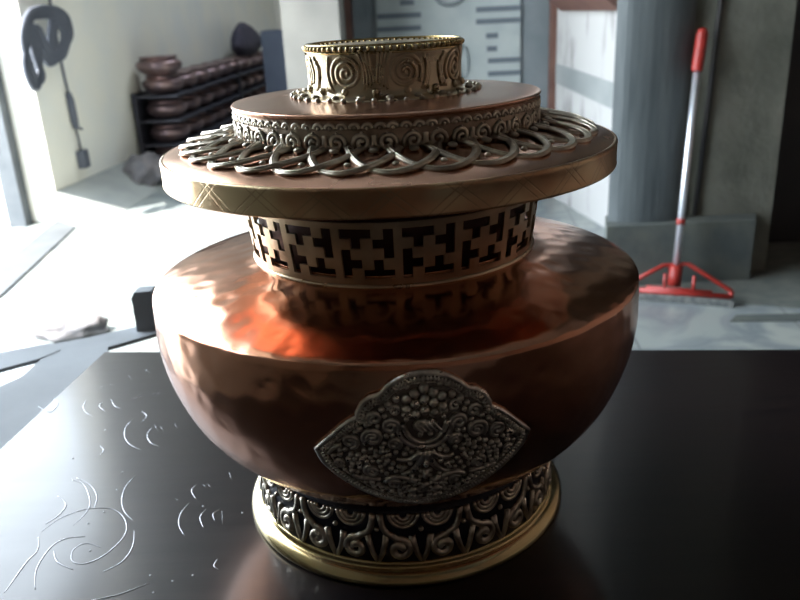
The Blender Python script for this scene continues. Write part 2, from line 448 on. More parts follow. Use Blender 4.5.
for x, y in ((0, .1905), (.0055, .1875), (0, .1835), (.0055, .1812), (.0105, .1845), (0, .1765), (.0055, .1745), (.0165, .1850), (.0215, .1815), (.0108, .1778)): mball(x, y, .0029 if x < .012 else .0022, 1.1)
mball(0, .1665, .0045, .7, rx=.0080, both=False)                       # hatched lotus heart
for i in range(5): mrel(bez((-.007 + i * .003, .1695), (-.0055 + i * .003, .167), (-.004 + i * .003, .165), (-.002 + i * .003, .163), 5), .0005, .0056, both=False)
mrel(bez((0, .1535), (.008, .154), (.0125, .160), (.0130, .168)), .0012)
mrel(bez((0, .1505), (.010, .1495), (.0165, .158), (.0165, .1660)), .0011)
mrel(spiral(.0205, .1665, .0012, .0052, 0, 1.6) , .0012)
mrel(spiral(.0300, .1725, .0010, .0042, 2, -1.5), .0011)
mrel(spiral(.0190, .1540, .0010, .0040, 1, 1.5), .0011)
mrel(spiral(.0320, .1590, .0014, .0062, 3.6, -1.7), .0013)
mball(.0320, .1590, .0021)
mrel(spiral(.0460, .1560, .0012, .0050, 1, 1.6), .0012)
mrel(bez((.052, .153), (.056, .152), (.060, .149), (.061, .1455)), .0013, taper=lambda t: 1.2 - .5 * t)
for a in range(6): mball(.0445 + .0042 * math.cos(a * PI / 3), .1420 + .0042 * math.sin(a * PI / 3), .0019)
mball(.0445, .1420, .0017)
for a in range(5): mball(.0270 + .0042 * math.cos(a * .4 * PI + .3), .1440 + .0042 * math.sin(a * .4 * PI + .3), .0019)
mrel(spiral(.0350, .1320, .0010, .0048, 4, 1.6), .0012)
mrel(spiral(.0550, .1385, .0008, .0034, 0, -1.4), .0010)
mrel(bez((.003, .147), (.007, .141), (.012, .139), (.018, .142)), .0015, taper=lambda t: 1.3 - .8 * t)
mrel(bez((.001, .147), (.003, .136), (.008, .129), (.016, .128)), .0017, taper=lambda t: 1.2 - .7 * t)
mrel(bez((.009, .120), (.014, .127), (.022, .128), (.027, .122)), .0014)
mrel(spiral(.0210, .1190, .0010, .0040, 1, 1.5), .0011)
mrel(bez((.030, .124), (.036, .125), (.043, .124), (.048, .128)), .0012)
mball(0, .1370, .0034, .8, rx=.0022, both=False); mball(0, .1280, .0042, .8, rx=.0026, both=False); mball(0, .1165, .0028, .8, rx=.0034, both=False)
mball(.0075, .1225, .0034, .8, rx=.0024, T=(.6, .8)); mball(.0085, .1115, .0026, .8, rx=.0036)
for x, y in ((.0035, .1045), (.0105, .1050), (.0170, .1080), (.0235, .1120), (.0300, .1165), (.0360, .1210), (.0420, .1260), (.0480, .1320), (.0540, .1455), (.0380, .1490), (.0225, .1340), (.0140, .1345), (.0130, .1460), (.0395, .1650), (.0350, .1680), (.0255, .1780), (.0100, .1925), (.0165, .1910)): mball(x, y, .0018)
def inside(x, y, k=.86):
    pts = full(scaled(k)); c = False
    for i in range(len(pts)):
        x1, y1 = pts[i]; x2, y2 = pts[i - 1]
        if (y1 > y) != (y2 > y) and x < (x2 - x1) * (y - y1) / (y2 - y1) + x1: c = not c
    return c
for _ in range(5000):
    x = random.uniform(0, .066); y = random.uniform(.094, .199)
    if not inside(x, y): continue
    dm = min(math.hypot(x - a, y - c) for a, c in USED)
    if dm > .0046: mrel(spiral(x, y, .0006, min(dm * .72, .0038), random.uniform(0, 6), random.choice((-1.3, 1.3)), 16), .0009)
    elif dm > .0032 and x > .002 and y < .175: mball(x, y, .0015)
rf.build('flower_relief', M['medal_metal'], med)['label'] = 'raised flower and scroll relief'

# ------------------------------------------------------------------ LID
lid = thing('pot_lid', 'wide tiered copper lid with brass lattice apron and round finial on the pot', 'lid', AX)
def rb(prof, name, material, parent, seg=224, closed=False, uvfun=None, **k):
    q = MB(); q.revolve(prof, seg, closed=closed); return q.build(name, material, parent, uvfun=uvfun, **k)
brim = rb([(.1128, .3170), (.125, .3150), (.145, .3112), (.158, .3078), (.1640, .3058), (.1662, .3048)], 'brim', M['copper_lid'], lid)
def ang(co): return (math.atan2(co.x, -co.y) / (2 * PI)) % 1.0, (co.z - .2868) / .018
rb([(.1655, .3050), (.1668, .3051), (.1679, .3044), (.1684, .3030), (.1681, .3015), (.1680, .2890), (.1683, .2880), (.1679, .2870), (.1668, .2866), (.1660, .2868), (.1660, .3040)], 'brim_band', M['brim'], lid, closed=True, uvfun=ang)['label'] = 'engraved brass band round the edge'
rb([(.1665, .2868), (.150, .2862), (.130, .2856), (.1195, .2850), (.1190, .2835), (.1186, .2768), (.1172, .2757), (.1155, .2752), (.1150, .2765), (.1150, .2985)], 'collar', M['copper_lid'], lid)
tier = rb([(.1110, .3140), (.1112, .3352), (.1126, .3360), (.1136, .3366), (.1139, .3376), (.1130, .3384), (.1110, .3388), (.095, .3398), (.078, .3407), (.060, .3412), (.040, .3412)], 'tier', M['copper_lid'], lid)
rb([(.1117, .3135), (.1119, .3350), (.1108, .3352), (.1106, .3135)], 'tier_band', M['brass_dark'], tier, closed=True)
TM = mapper(lambda z: .1120)
tb = MB(); NT = 44
for k in range(NT):
    th = 2 * PI * k / NT; s = 1 if k % 2 else -1
    for h in (0, 1):      # row of small arches with beads under the edge
        t2 = th + (h - .5) * PI / NT
        relief(tb, [(.0030 * math.cos(a), .0165 + .0030 * math.sin(a)) for a in [PI * i / 8 for i in range(9)]], TM, t2, .3135, .0013, 1, .0003, R=.112, seg=6)
        tb.ball(TM(t2, .3135 + .0168, .0004)[0], .0014, TM(t2, .33)[1])
    relief(tb, mir(spiral(0, .0078, .0009, .0060, .5, 1.5, 18), s), TM, th, .3135, .0015, 1, .0003, R=.112, seg=6)
    relief(tb, mir(bez((.0046, .006), (.007, .003), (.008, .008), (.0075, .0125), 6), s), TM, th, .3135, .0014, 1, .0003, R=.112, seg=6)
    tb.ball(TM(th + PI / NT, .3135 + .0030, .0004)[0], .0014, TM(th, .33)[1])
    tb.ball(TM(th, .3135 + .0140, .0004)[0], .0010, TM(th, .33)[1])
P = [TM(2 * PI * i / 160, .3142, .0012)[0] for i in range(160)]
tb.tube(P, .0012, 6, closed=True)
tb.build('tier_relief', M['white_metal'], tier)['label'] = 'raised scroll band round the tier'

# lattice apron on the brim: interlaced pointed loops
zt = lambda r: .3170 - (r - .1128) * .222 if r < .1575 else .3070
def AP(th, r, off):
    N = Vector((math.sin(th) * .22, -math.cos(th) * .22, 1)).normalized()
    return Vector((r * math.sin(th), -r * math.cos(th), zt(r))) + N * off, N
ap = MB(); NA = 30; dth = 2 * PI / NA
for k in range(NA):
    th = dth * (k + .15)
    P = []; Ns = []
    for i in range(41):
        aa = -1.15 + 2.3 * i / 40
        r_ = .1150 + .0365 * (max(0, 1 - abs(aa / 1.15) ** 1.9)) ** .9
        p, n = AP(th + aa * dth, r_, .0022 + .0011 * math.sin(aa * PI * 1.0)); P.append(p); Ns.append(n)
    ap.tube(P, .0029, 8, .5, Ns)
    for sd_ in (-1, 1):
        ap.tube([p + n * .0011 + (Vector((p.x, p.y, 0)).normalized()) * .0013 * sd_ for p, n in zip(P, Ns)], .0006, 5, .9, Ns)
    p, n = AP(th, .1385, .0016); ap.ball(p, .0022, n, .6, 8, 5)
    for s in (-.5, .5):
        p, n = AP(th + s * dth, .1185, .0022); ap.ball(p, .0034, n, .5, 8, 5)
ap.build('lattice_apron', M['white_metal'], lid)['label'] = 'silvery lattice apron of interlaced pointed loops'

# finial
fin = rb([(.0005, .3752), (.045, .3750), (.0548, .3742), (.0556, .3742), (.0570, .3752), (.0560, .3700), (.0552, .3640), (.0547, .3560), (.0550, .3480), (.0562, .3440), (.0600, .3425), (.0660, .3420), (.0685, .3413), (.0685, .3405)], 'finial', M['brass'], lid)
fx = MB()
FR = lambda z: .0548 + max(0, (z - .358)) * .09 + max(0, (.351 - z)) * .12
FN = mapper(FR)
NF = 8
for k in range(NF):
    th = 2 * PI * (k + .35) / NF; s = 1 if k % 2 else -1
    relief(fx, mir(spiral(.001, .0150, .0010, .0122, -.6, 2.7, 60), s), FN, th, .3435, .0014, 1.1, .0003, R=.055, seg=6)
    for q in range(4):
        relief(fx, mir(bez((.0135 + q * .0024, .004 + q * .0015), (.0150 + q * .0020, .013), (.0150 + q * .0012, .018), (.0105 + q * .0028, .0285), 8), s), FN, th, .3435, .0012, 1.1, .0003, R=.055, seg=6)
    for q in range(3):
        relief(fx, mir(bez((-.0125 - q * .0023, .026 - q * .003), (-.0165 - q * .001, .016), (-.0160 - q * .0005, .010), (-.0105 - q * .0022, .003), 8), s), FN, th, .3435, .0012, 1.1, .0003, R=.055, seg=6)
    for q in (-.5, 0, .5):
        fx.ball(FN(th + q * 2 * PI / NF, .3462, .001)[0], .0026, FN(th, .346)[1], .8)
fx.build('spiral_relief', M['brass'], fin)
fb = MB()
for i in range(72):     # rope edge at the top
    a = 2 * PI * i / 72
    fb.ball((.0572 * math.sin(a), -.0572 * math.cos(a), .3742), .0021, Vector((math.sin(a), -math.cos(a), 0)), .9, 7, 5, rx=.0015, T=Vector((math.cos(a) * .35, math.sin(a) * .35, 1)))
fb.tube([(.0560 * math.sin(2 * PI * i / 96), -.0560 * math.cos(2 * PI * i / 96), .3716) for i in range(96)], .0010, 6, closed=True)
fb.tube([(.0560 * math.sin(2 * PI * i / 96), -.0560 * math.cos(2 * PI * i / 96), .3763) for i in range(96)], .0009, 6, closed=True)
fb.build('rope_edge', M['brass_bright'], fin)
fc = MB()
for i in range(40):
    a = 2 * PI * (i + .3) / 40; fc.ball((.0690 * math.sin(a), -.0690 * math.cos(a), .3420), .0019, None, .9, 8, 5)
    if i % 2 == 0: fc.ball((.0625 * math.sin(a), -.0625 * math.cos(a), .3432), .0030, None, .5, 8, 5)
fc.build('bead_ring', M['white_metal'], fin)

# ------------------------------------------------------------------ TABLE
yaw = math.radians(-6.5)
tx = Vector((math.cos(yaw), math.sin(yaw), 0)); ty = Vector((-math.sin(yaw), math.cos(yaw), 0))
tc0 = Vector((-.383, .938, 0))
table = thing('table', 'dark lacquered wooden table with faint swirl marks under the pot', 'table', (tc0.x, tc0.y, 0))
R3 = Matrix.Rotation(yaw, 4, 'Z')
t_ = MB()
W_, D_ = 1.75, .86
t_.box(0, W_, -D_, 0, TZ - .032, TZ, R3); top = t_.build('tabletop', M['table'], table, smooth=False)
t_ = MB()
t_.box(.04, W_ - .04, -.065, -.045, TZ - .13, TZ - .033, R3); t_.box(.04, W_ - .04, -D_ + .045, -D_ + .065, TZ - .13, TZ - .033, R3)
t_.box(.04, .06, -D_ + .065, -.065, TZ - .13, TZ - .033, R3); t_.box(W_ - .06, W_ - .04, -D_ + .065, -.065, TZ - .13, TZ - .033, R3)
t_.build('apron', M['table'], table, smooth=False)
for lx in (.065, W_ - .125):
    for ly in (-.13, -D_ + .07):
        t_ = MB(); t_.box(lx, lx + .06, ly, ly + .06, 0.001, TZ - .034, R3); t_.build('leg', M['table'], table, smooth=False)
# swirl marks in the lacquer, thin raised lines
arcs = [[(225, 80), (217, 95), (224, 110), (242, 121)], [(266, 84), (260, 95), (275, 108)], [(290, 78), (300, 94), (315, 100)], [(345, 76), (360, 70), (372, 65)],
 [(398, 62), (406, 58)], [(412, 62), (420, 60)], [(345, 130), (328, 150), (326, 175), (340, 195), (367, 208)], [(397, 148), (384, 170), (394, 190), (414, 198)],
 [(403, 143), (412, 158)], [(418, 147), (428, 160)], [(456, 140), (462, 151)], [(262, 198), (271, 210), (258, 222)], [(370, 108), (383, 120), (368, 136)],
 [(350, 278), (326, 308), (318, 340), (325, 370), (347, 392)], [(186, 287), (215, 295), (230, 320), (235, 350), (222, 375), (192, 405)], [(200, 281), (236, 300), (253, 330), (245, 362)],
 [(110, 420), (160, 385), (230, 362), (295, 363), (326, 390), (328, 425), (300, 460), (260, 490), (218, 505), (188, 497), (192, 468), (225, 452), (262, 462)],
 [(92, 572), (95, 520), (130, 465), (170, 440), (222, 434)], [(350, 418), (346, 460), (318, 500), (268, 526)], [(140, 470), (150, 500), (190, 520)],
 [(512, 298), (500, 315), (511, 336)], [(530, 298), (536, 305)], [(543, 298), (549, 305)], [(492, 348), (471, 375), (467, 405), (481, 432)], [(537, 363), (522, 385), (531, 411)],
 [(572, 363), (556, 375), (560, 392)], [(579, 368), (580, 402)], [(567, 493), (558, 510), (570, 520)], [(240, 600), (310, 585), (390, 555)], [(150, 328), (172, 350), (155, 377), (118, 402)],
 [(12, 580), (30, 555), (70, 500), (98, 470), (100, 435)], [(598, 268), (604, 286)], [(262, 46), (270, 42)], [(288, 40), (300, 38)], [(335, 14), (343, 24)], [(380, 0), (390, 6)], [(100, 95), (130, 110), (150, 90), (140, 75)]]
inv = R3.inverted()
e_ = MB()
for a in arcs:
    pts = [(x / 2.607, 370 + y / 2.607) for x, y in a]
    if len(pts) > 2: pts = sm([(x, y) for x, y in pts], 5)
    P = [at_z(x, y, TZ + .0001) - Vector((tc0.x, tc0.y, 0)) for x, y in pts]
    e_.tube(P, .00075, 6, .5, [Vector((0, 0, 1))] * len(P), taper=lambda t: .35 + .65 * math.sin(PI * min(max(t, .02), .98)))
for x, y in ((235, 471), (320, 266), (275, 156), (462, 338), (632, 372), (450, 550), (400, 580), (503, 535), (305, 312), (230, 400), (530, 355), (272, 370), (190, 230), (392, 535)):
    e_.ball(at_z(x / 2.607, 370 + y / 2.607, TZ + .0001) - Vector((tc0.x, tc0.y, 0)), .0011, None, .4)
nb_ = len(top.data.polygons)
t2 = MB(); t2.box(0, W_, -D_, 0, TZ - .032, TZ, R3); t2.add(e_.v, e_.f)
me = bpy.data.meshes.new('tabletop'); me.from_pydata(t2.v, [], t2.f); me.materials.append(M['table']); me.materials.append(M['engrave'])
bm = bmesh.new(); bm.from_mesh(me); bmesh.ops.recalc_face_normals(bm, faces=bm.faces); bm.to_mesh(me); bm.free()
for p in me.polygons:
    if p.index >= 6: p.material_index = 1; p.use_smooth = True
top.data = me

# ------------------------------------------------------------------ ROOM SHELL
LWd = Vector((.087, .996, 0)).normalized(); LJ = Vector((-2.06, 4.77, 0))       # left wall, far jamb of the doorway
LFd = Vector((.09, -1.02, 0)).normalized()                                       # towards the camera
def lw(s, off=0, z=0):
    n = Vector((LWd.y, -LWd.x, 0)); p = LJ + LWd * s + n * off; return Vector((p.x, p.y, z))
def lf(s, off=0, z=0):
    n = Vector((-LFd.y, LFd.x, 0)); p = LJ + LFd * s + n * off; return Vector((p.x, p.y, z))
CH = 4.6
YB = 11.4
q = MB(); q.add([(-2.6, -3.0, 0), (3.6, -3.0, 0), (3.6, YB + .3, 0), (-2.6, YB + .3, 0), (-2.6, -3.0, -.1), (3.6, -3.0, -.1), (3.6, YB + .3, -.1), (-2.6, YB + .3, -.1)], [(0, 1, 2, 3), (7, 6, 5, 4), (0, 4, 5, 1), (1, 5, 6, 2), (2, 6, 7, 3), (3, 7, 4, 0)])
struct(q.build('floor', M['floor'], smooth=False))
q = MB()      # ceiling; unseen opening added over the deep part to brighten the rack wall
for x0, x1, y0, y1 in ((-2.8, 3.8, -3.2, 6.2), (-2.8, 3.8, 8.6, YB + .5), (-2.8, -.3, 6.2, 8.6), (.9, 3.8, 6.2, 8.6)): q.box(x0, x1, y0, y1, CH, CH + .15)
struct(q.build('ceiling', M['ceiling'], smooth=False))
def wallseg(b, A, B_, t, z0, z1):      # wall from A to B_, thickness t to the left of travel
    d = (B_ - A).normalized(); n = Vector((-d.y, d.x, 0)) * t
    b.prism([(A.x, A.y), (B_.x, B_.y), (B_.x + n.x, B_.y + n.y), (A.x + n.x, A.y + n.y)], z0, z1)
SO0, SO1, LZ = 0.0, 3.7, 4.2     # doorway along the front part of the left wall
q = MB(); wallseg(q, lw(0), lw(7.0), .18, 0, CH)
wallseg(q, lf(SO1), lf(8.0), -.18, 0, CH); wallseg(q, lf(0), lf(SO1), -.18, LZ, CH)
struct(q.build('wall_left', M['wall_cream'], smooth=False))
q = MB(); q.box(-2.4, 3.6, YB - .1, YB + .1, 0, CH); struct(q.build('wall_far', M['wall_cream'], smooth=False))
q = MB(); q.box(3.4, 3.6, -3, YB, 0, CH); struct(q.build('wall_right', M['warm_wall'], smooth=False))
q = MB(); q.box(-2.6, 3.6, -3.0, -2.8, 0, CH); struct(q.build('wall_rear', M['warm_wall'], smooth=False))
# threshold strip and outside
q = MB(); a, c = lf(-.05, -.03), lf(SO1 + .1, -.03); n = Vector((.17, .02, 0))
q.prism([(a.x, a.y), (c.x, c.y), (c.x + n.x, c.y), (a.x + n.x, a.y)][::1], .001, .012); struct(q.build('trim_1', M['strip'], smooth=False))
q = MB(); q.box(-30, -2.6, -25, 35, -.12, -.02); struct(q.build('ground', M['ground'], smooth=False))
# mortar ramp along the foot of the left wall
q = MB(); A, B_ = lw(-.02, .002), lw(1.35, .002)
q.add([(A.x, A.y, .19), (A.x, A.y, .001), (A.x + .28, A.y - .27, .001), (B_.x, B_.y, .17), (B_.x, B_.y, .001), (B_.x + .30, B_.y - .1, .001)],
      [(0, 1, 2), (3, 5, 4), (0, 2, 5, 3), (1, 4, 5, 2), (0, 3, 4, 1)])
struct(q.build('trim_2', M['mortar'], smooth=False))
# right block: column, concrete wall, plinth
q = MB(); q.prism([(1.19, 3.22), (1.58, 3.22), (1.66, 5.1), (1.25, 5.1), (1.25, 3.9)], 0, CH); struct(q.build('wall_right_pier', M['concrete'], smooth=False))
pc = [(.885, 3.21)] + [(1.045 + .15 * math.sin(a) , 3.215 - .055 * math.cos(a)) for a in [-1.2 + 2.4 * i / 12 for i in range(13)]] + [(1.19, 3.215), (1.22, 3.9), (1.12, 3.9)]
q = MB(); q.prism(pc, 0, CH); struct(q.build('pillar', M['pillar_grey'], smooth=False))
q = MB(); q.prism([(.86, 3.12), (1.47, 3.12), (1.55, 3.3), (.90, 3.3)], .001, .262); struct(q.build('trim_3', M['plinth'], smooth=False))
q = MB(); q.tube([(1.275, 3.215, CH), (1.283, 3.212, 1.1), (1.252, 3.212, .27)], .011, 6); struct(q.build('trim_4', M['dark'], smooth=True))
# whitewashed side wall seen past the pillar
q = MB(); q.prism([(1.14, 3.78), (.962, 4.86), (1.2, 4.86), (1.24, 3.9)][::-1], 0, CH); ww = struct(q.build('wall_whitewashed', M['whitewash'], smooth=False))
nn = Vector((-.985, -.16, 0)).normalized(); A = Vector((1.14, 3.78, 0)); B_ = Vector((.962, 4.86, 0))
q = MB(); A1, B1 = A + nn * .004, B_ + nn * .004
q.add([(A1.x, A1.y, .60), (B1.x, B1.y, .69), (B1.x, B1.y, .80), (A1.x, A1.y, .73), (A.x, A.y, .60), (B_.x, B_.y, .69), (B_.x, B_.y, .80), (A.x, A.y, .73)], [(0, 1, 2, 3), (7, 6, 5, 4), (0, 4, 5, 1), (1, 5, 6, 2), (2, 6, 7, 3), (3, 7, 4, 0)])
q.build('grey_band', M['wall_grey'], ww, smooth=False)
q = MB(); P0 = A.lerp(B_, .12) + nn * .03; P1 = A.lerp(B_, .80) + nn * .03; q.tube([(P0.x, P0.y, 1.16), (P1.x, P1.y, 1.16)], .10, 4, .8); 
tag(q.build('timber_beam', M['frame_red'], smooth=False), 'short dark timber beam fixed high on the stained white wall', 'beam')
# lattice door between the left pillar and the white wall
struct_y = 4.86
q = MB(); q.box(-.56, 1.25, struct_y + .05, struct_y + .25, 0, CH); struct(q.build('wall_back', M['wall_grey'], smooth=False))
door = thing('door_1', 'x', 'door', (0, 0, 0)); del door['label']; del door['category']; struct(door)
q = MB(); q.box(-.19, .955, struct_y - .01, struct_y + .045, .001, 2.1); q.build('door_leaf', M['door_grey'], door, smooth=False)
q = MB(); q.box(-.055, .775, struct_y - .03, struct_y - .011, .15, 1.95); q.build('lattice_panel', M['panel_pale'], door, smooth=False)
q = MB(); q.box(-.235, -.195, struct_y - .05, struct_y + .04, .001, 2.14); q.build('door_post', M['frame_red'], door, smooth=False)
q = MB(); q.box(.945, .975, struct_y - .09, struct_y + .04, .001, 2.14); q.build('door_post', M['frame_red'], door, smooth=False)
q = MB()
def dash(x0, y0, x1, y1, w=4.5):
    a = at_y(x0, y0, struct_y - .031); c = at_y(x1, y1, struct_y - .031); h = w / 2 / 791 * 5.0
    x_0, x_1 = sorted((a.x, c.x)); z = (a.z + c.z) / 2
    q.box(x_0, x_1, struct_y - .034, struct_y - .0301, z - h, z + h)
for x0, x1, y in ((400, 414, 3), (377, 421, 17), (377, 421, 30), (377, 400, 43), (476, 521, 10), (476, 521, 22), (486, 498, 36), (487, 497, 49), (488, 521, 61), (488, 521, 74), (489, 521, 87)):
    dash(x0, y - .0, x1, y - .055 * (x1 - x0))
for dz in (.17, .34, .52, .70, .88): 
    for x0, x1 in ((-.05, .20), (.50, .77)): q.box(x0, x1, struct_y - .034, struct_y - .0301, .2 + dz * .5, .22 + dz * .5); q.box(x0, x1, struct_y - .034, struct_y - .0301, 1.2 + dz * .7, 1.222 + dz * .7)
q.build('slots', M['slot_dark'], door, smooth=False)
q = MB(); c = at_y(450, 3, struct_y - .036)
q.tube([(c.x + .085 * math.cos(a), c.y, c.z + .05 + .06 * math.sin(a)) for a in [2 * PI * i / 24 for i in range(24)]], .012, 6, closed=True)
c = at_y(464, 62, struct_y - .036); q.tube([(c.x + .028 * math.cos(a), c.y, c.z + .09 * math.sin(a)) for a in [2 * PI * i / 24 for i in range(24)]], .005, 6, closed=True)
q.build('carved_rings', M['door_grey'], door)
# left pillar
q = MB(); q.box(-.525, -.235, 4.22, 4.9, 0, CH); struct(q.build('pillar', M['pillar_light'], smooth=False))
# right opening: near-black door leaf stands in for the dark room behind
door2 = thing('door_2', 'x', 'door'); del door2['label']; del door2['category']; struct(door2)
q = MB(); q.box(1.66, 2.75, 3.62, 3.68, .001, 2.2); q.build('door_leaf', M['dark'], door2, smooth=False)
q = MB(); q.box(1.58, 1.655, 3.58, 3.70, .001, 2.25); q.build('door_post', M['dark'], door2, smooth=False)
q = MB(); q.box(2.755, 2.83, 3.58, 3.70, .001, 2.25); q.build('door_post', M['dark'], door2, smooth=False)
q = MB(); q.box(1.62, 3.4, 3.70, 3.9, 0, CH); struct(q.build('wall_right_back', M['plinth'], smooth=False))
# darker cement border in front of plinth, dark inlay strip
q = MB(); q.prism([(.55, 3.0), (1.16, 2.93), (1.62, 2.74), (3.3, 2.6), (3.3, 3.6), (1.58, 3.6), (1.47, 3.118), (.55, 3.118)], .001, .004); struct(q.build('trim_5', M['floor_dark'], smooth=False))
a, c, d, e = at_z(736, 316), at_z(900, 312), at_z(900, 321), at_z(730, 322)
q = MB(); q.prism([(e.x, e.y), (d.x, d.y), (c.x, c.y), (a.x, a.y)], .001, .005); struct(q.build('trim_6', M['plinth'], smooth=False))

# post outside the doorway
g1 = at_y(6, 150, 4.75); g2 = at_y(26, 150, 4.95)
o = MB(); o.box(-.05, .05, -.06, .06, 0, 2.6, Matrix.Translation((g1.x, g1.y, -.02))); o.box(-.035, .035, -.05, .05, 0, 2.6, Matrix.Translation((g2.x, g2.y, -.02)))
tag(o.build('door_jamb_post', M['post'], smooth=False), 'weathered grey double post standing outside the bright doorway', 'post')

# ------------------------------------------------------------------ FLOOR SQUEEGEE
sq = thing('floor_squeegee', 'red floor squeegee with steel pole leaning against the grey pillar', 'squeegee', at_z(682, 292))
S0 = sq.location.copy()
pa, pb, pt = at_y(676, 266, 3.02) - S0, at_y(697, 70, 3.14) - S0, at_y(703, 30, 3.155) - S0
q = MB(); q.tube([pa, pa.lerp(pb, .5), pb], .0135, 12); q.build('pole', M['steel'], sq)
q = MB(); dd = (pt - pb)
q.tube([pb - dd * .04, pb, pb + dd * .05, pb + dd * .9, pb + dd, pb + dd * 1.05], .021, 12, taper=lambda t: .8 if t < .1 else (1.05 if t < .75 else (.85 if t < .95 else .35)))
for i in range(9):
    c = pb + dd * (.12 + .09 * i); q.tube([c - dd * .012, c + dd * .012], .0225, 12)
q.build('grip', M['red'], sq)
q = MB(); c = pa.lerp(pb, .235); u_ = (pb - pa).normalized(); q.tube([c - u_ * .012, c + u_ * .012], .017, 12); q.build('collar', M['red'], sq)
# head: triangular plastic brace
hl, hr = at_z(628, 289, .035) - S0, at_z(731, 297, .035) - S0
hd = (hr - hl).normalized(); hn = Vector((hd.y, -hd.x, 0)); mid = pa.copy(); mid.z = 0
q = MB()
hc = (hl + hr) * .5
sb = at_y(674, 286, 3.0) - S0; st = pa + Vector((0, 0, .005))
q.tube([sb, sb.lerp(st, .5), st], .027, 12)
q.tube([hl, hr], .012, 8)
zz = Vector((0, 0, .038))
q.tube([hl + zz * .6, st + Vector((-.05, 0, 0)), st + Vector((.05, 0, 0)), hr + zz * .6], .009, 8)
q.tube([hl.lerp(hr, .18) + zz * .35, hl.lerp(hr, .82) + zz * .35], .008, 8)
for t in (.36, .64):
    a = hl.lerp(hr, t); q.tube([a, Vector((a.x, a.y, a.z + .075))], .007, 6)
for t in (0, 1):
    a = hl.lerp(hr, t); q.tube([a, a + zz * .6], .010, 6)
q.build('head', M['red'], sq)
q = MB(); ex = hd * .02
Mh = Matrix.Translation(hc - Vector((0, 0, .018)) + hn * .004) @ Matrix.Rotation(math.atan2(hd.y, hd.x), 4, 'Z')
Lh = (hr - hl).length / 2 + .01
q.box(-Lh, Lh, -.022, .018, -.016, .010, Mh); q.build('foam_blade', M['rubber'], sq, smooth=False)

# ------------------------------------------------------------------ BENCH beside the table
ZB = .64
bench = thing('bench_frame', 'dark grey bench frame with short upright post by the table back left corner', 'bench', at_z(60, 370, 0))
B0 = bench.location.copy()
def slab(px, z, t, name, mt, parent, base):
    P = [at_z(x, y, z) - base for x, y in px]; n = len(P)
    q = MB(); q.add([p for p in P] + [p - Vector((0, 0, t)) for p in P], [tuple(range(n)), tuple(range(2 * n - 1, n - 1, -1))] + [(i, (i + 1) % n, n + (i + 1) % n, n + i) for i in range(n)])
    return q.build(name, mt, parent, smooth=False)
slab([(157, 333), (108, 347), (108, 395), (60, 450), (-60, 560), (-90, 440), (0, 386), (22, 376), (40, 360), (52, 344), (90, 337), (138, 326), (157, 326)], ZB, .007, 'seat_board', M['bench'], bench, B0)
slab([(60, 350), (38, 359), (0, 369), (-60, 384), (-60, 364), (0, 352), (50, 343)], ZB + .001, .007, 'cross_rail', M['bench'], bench, B0)
pA = [at_z(x, y, ZB) for x, y in ((137, 332), (157, 330))]
pa_, pb_ = pA[0] - B0, pA[1] - B0; dpt = Vector((0, .03, 0)); hh = .062
q = MB(); base = [pa_, pb_, pb_ + dpt, pa_ + dpt]
tops = [p + Vector((0, 0, hh)) for p in base]; tops2 = [p + Vector((0, 0, hh + .010)) + (base[0].lerp(base[1], .5) - base[0].lerp(base[1], .5 if i in (1, 2) else .22)) * .6 for i, p in enumerate(base)]
q.add(base + tops + tops2, [(3, 2, 1, 0), (0, 1, 5, 4), (1, 2, 6, 5), (2, 3, 7, 6), (3, 0, 4, 7), (4, 5, 9, 8), (5, 6, 10, 9), (6, 7, 11, 10), (7, 4, 8, 11), (8, 9, 10, 11)])
q.build('end_post', M['bench'], bench, smooth=False)
for x, y in ((64, 376), (-40, 440), (-50, 374)):
    c = at_z(x, y, ZB) - B0; q = MB(); q.box(c.x - .015, c.x + .015, c.y - .015, c.y + .015, .001, ZB - .013); q.build('leg', M['bench'], bench, smooth=False)
# cloth lump on the sunlit floor
def lump(name, c, rx, ry, rz, mt, seed, label, cat, amp=.25, fr=5, lean=0):
    me = bpy.data.meshes.new(name); bm = bmesh.new(); bmesh.ops.create_icosphere(bm, subdivisions=4, radius=1)
    for v in bm.verts:
        n = noise.noise(v.co * fr * .35 + Vector((seed, 0, 0))) * amp + noise.noise(v.co * fr + Vector((0, seed, 0))) * amp * .35
        v.co = v.co * (1 + n)
        v.co.z *= 1 - lean * v.co.y * (1 if v.co.z > 0 else 0)
        v.co = Vector((v.co.x * rx, v.co.y * ry, max(v.co.z, -.75) * rz))
    zm = min(v.co.z for v in bm.verts)
    for v in bm.verts: v.co.z -= zm
    for f in bm.faces: f.smooth = True
    bm.to_mesh(me); bm.free(); me.materials.append(mt)
    o = bpy.data.objects.new(name, me); COL.objects.link(o); o.location = c
    return tag(o, label, cat)
c = at_z(68, 334); lump('cloth_heap', (c.x, c.y, .002), .16, .09, .045, M['sack'], 3, 'small crumpled grey cloth lying on the sunlit floor', 'cloth', .3)
c = at_z(134, 205); lump('sack', (-1.80, 5.75, .002), .15, .22, .13, M['sack'], 8, 'slumped grey-brown sack at the foot of the cream wall', 'sack', .3)

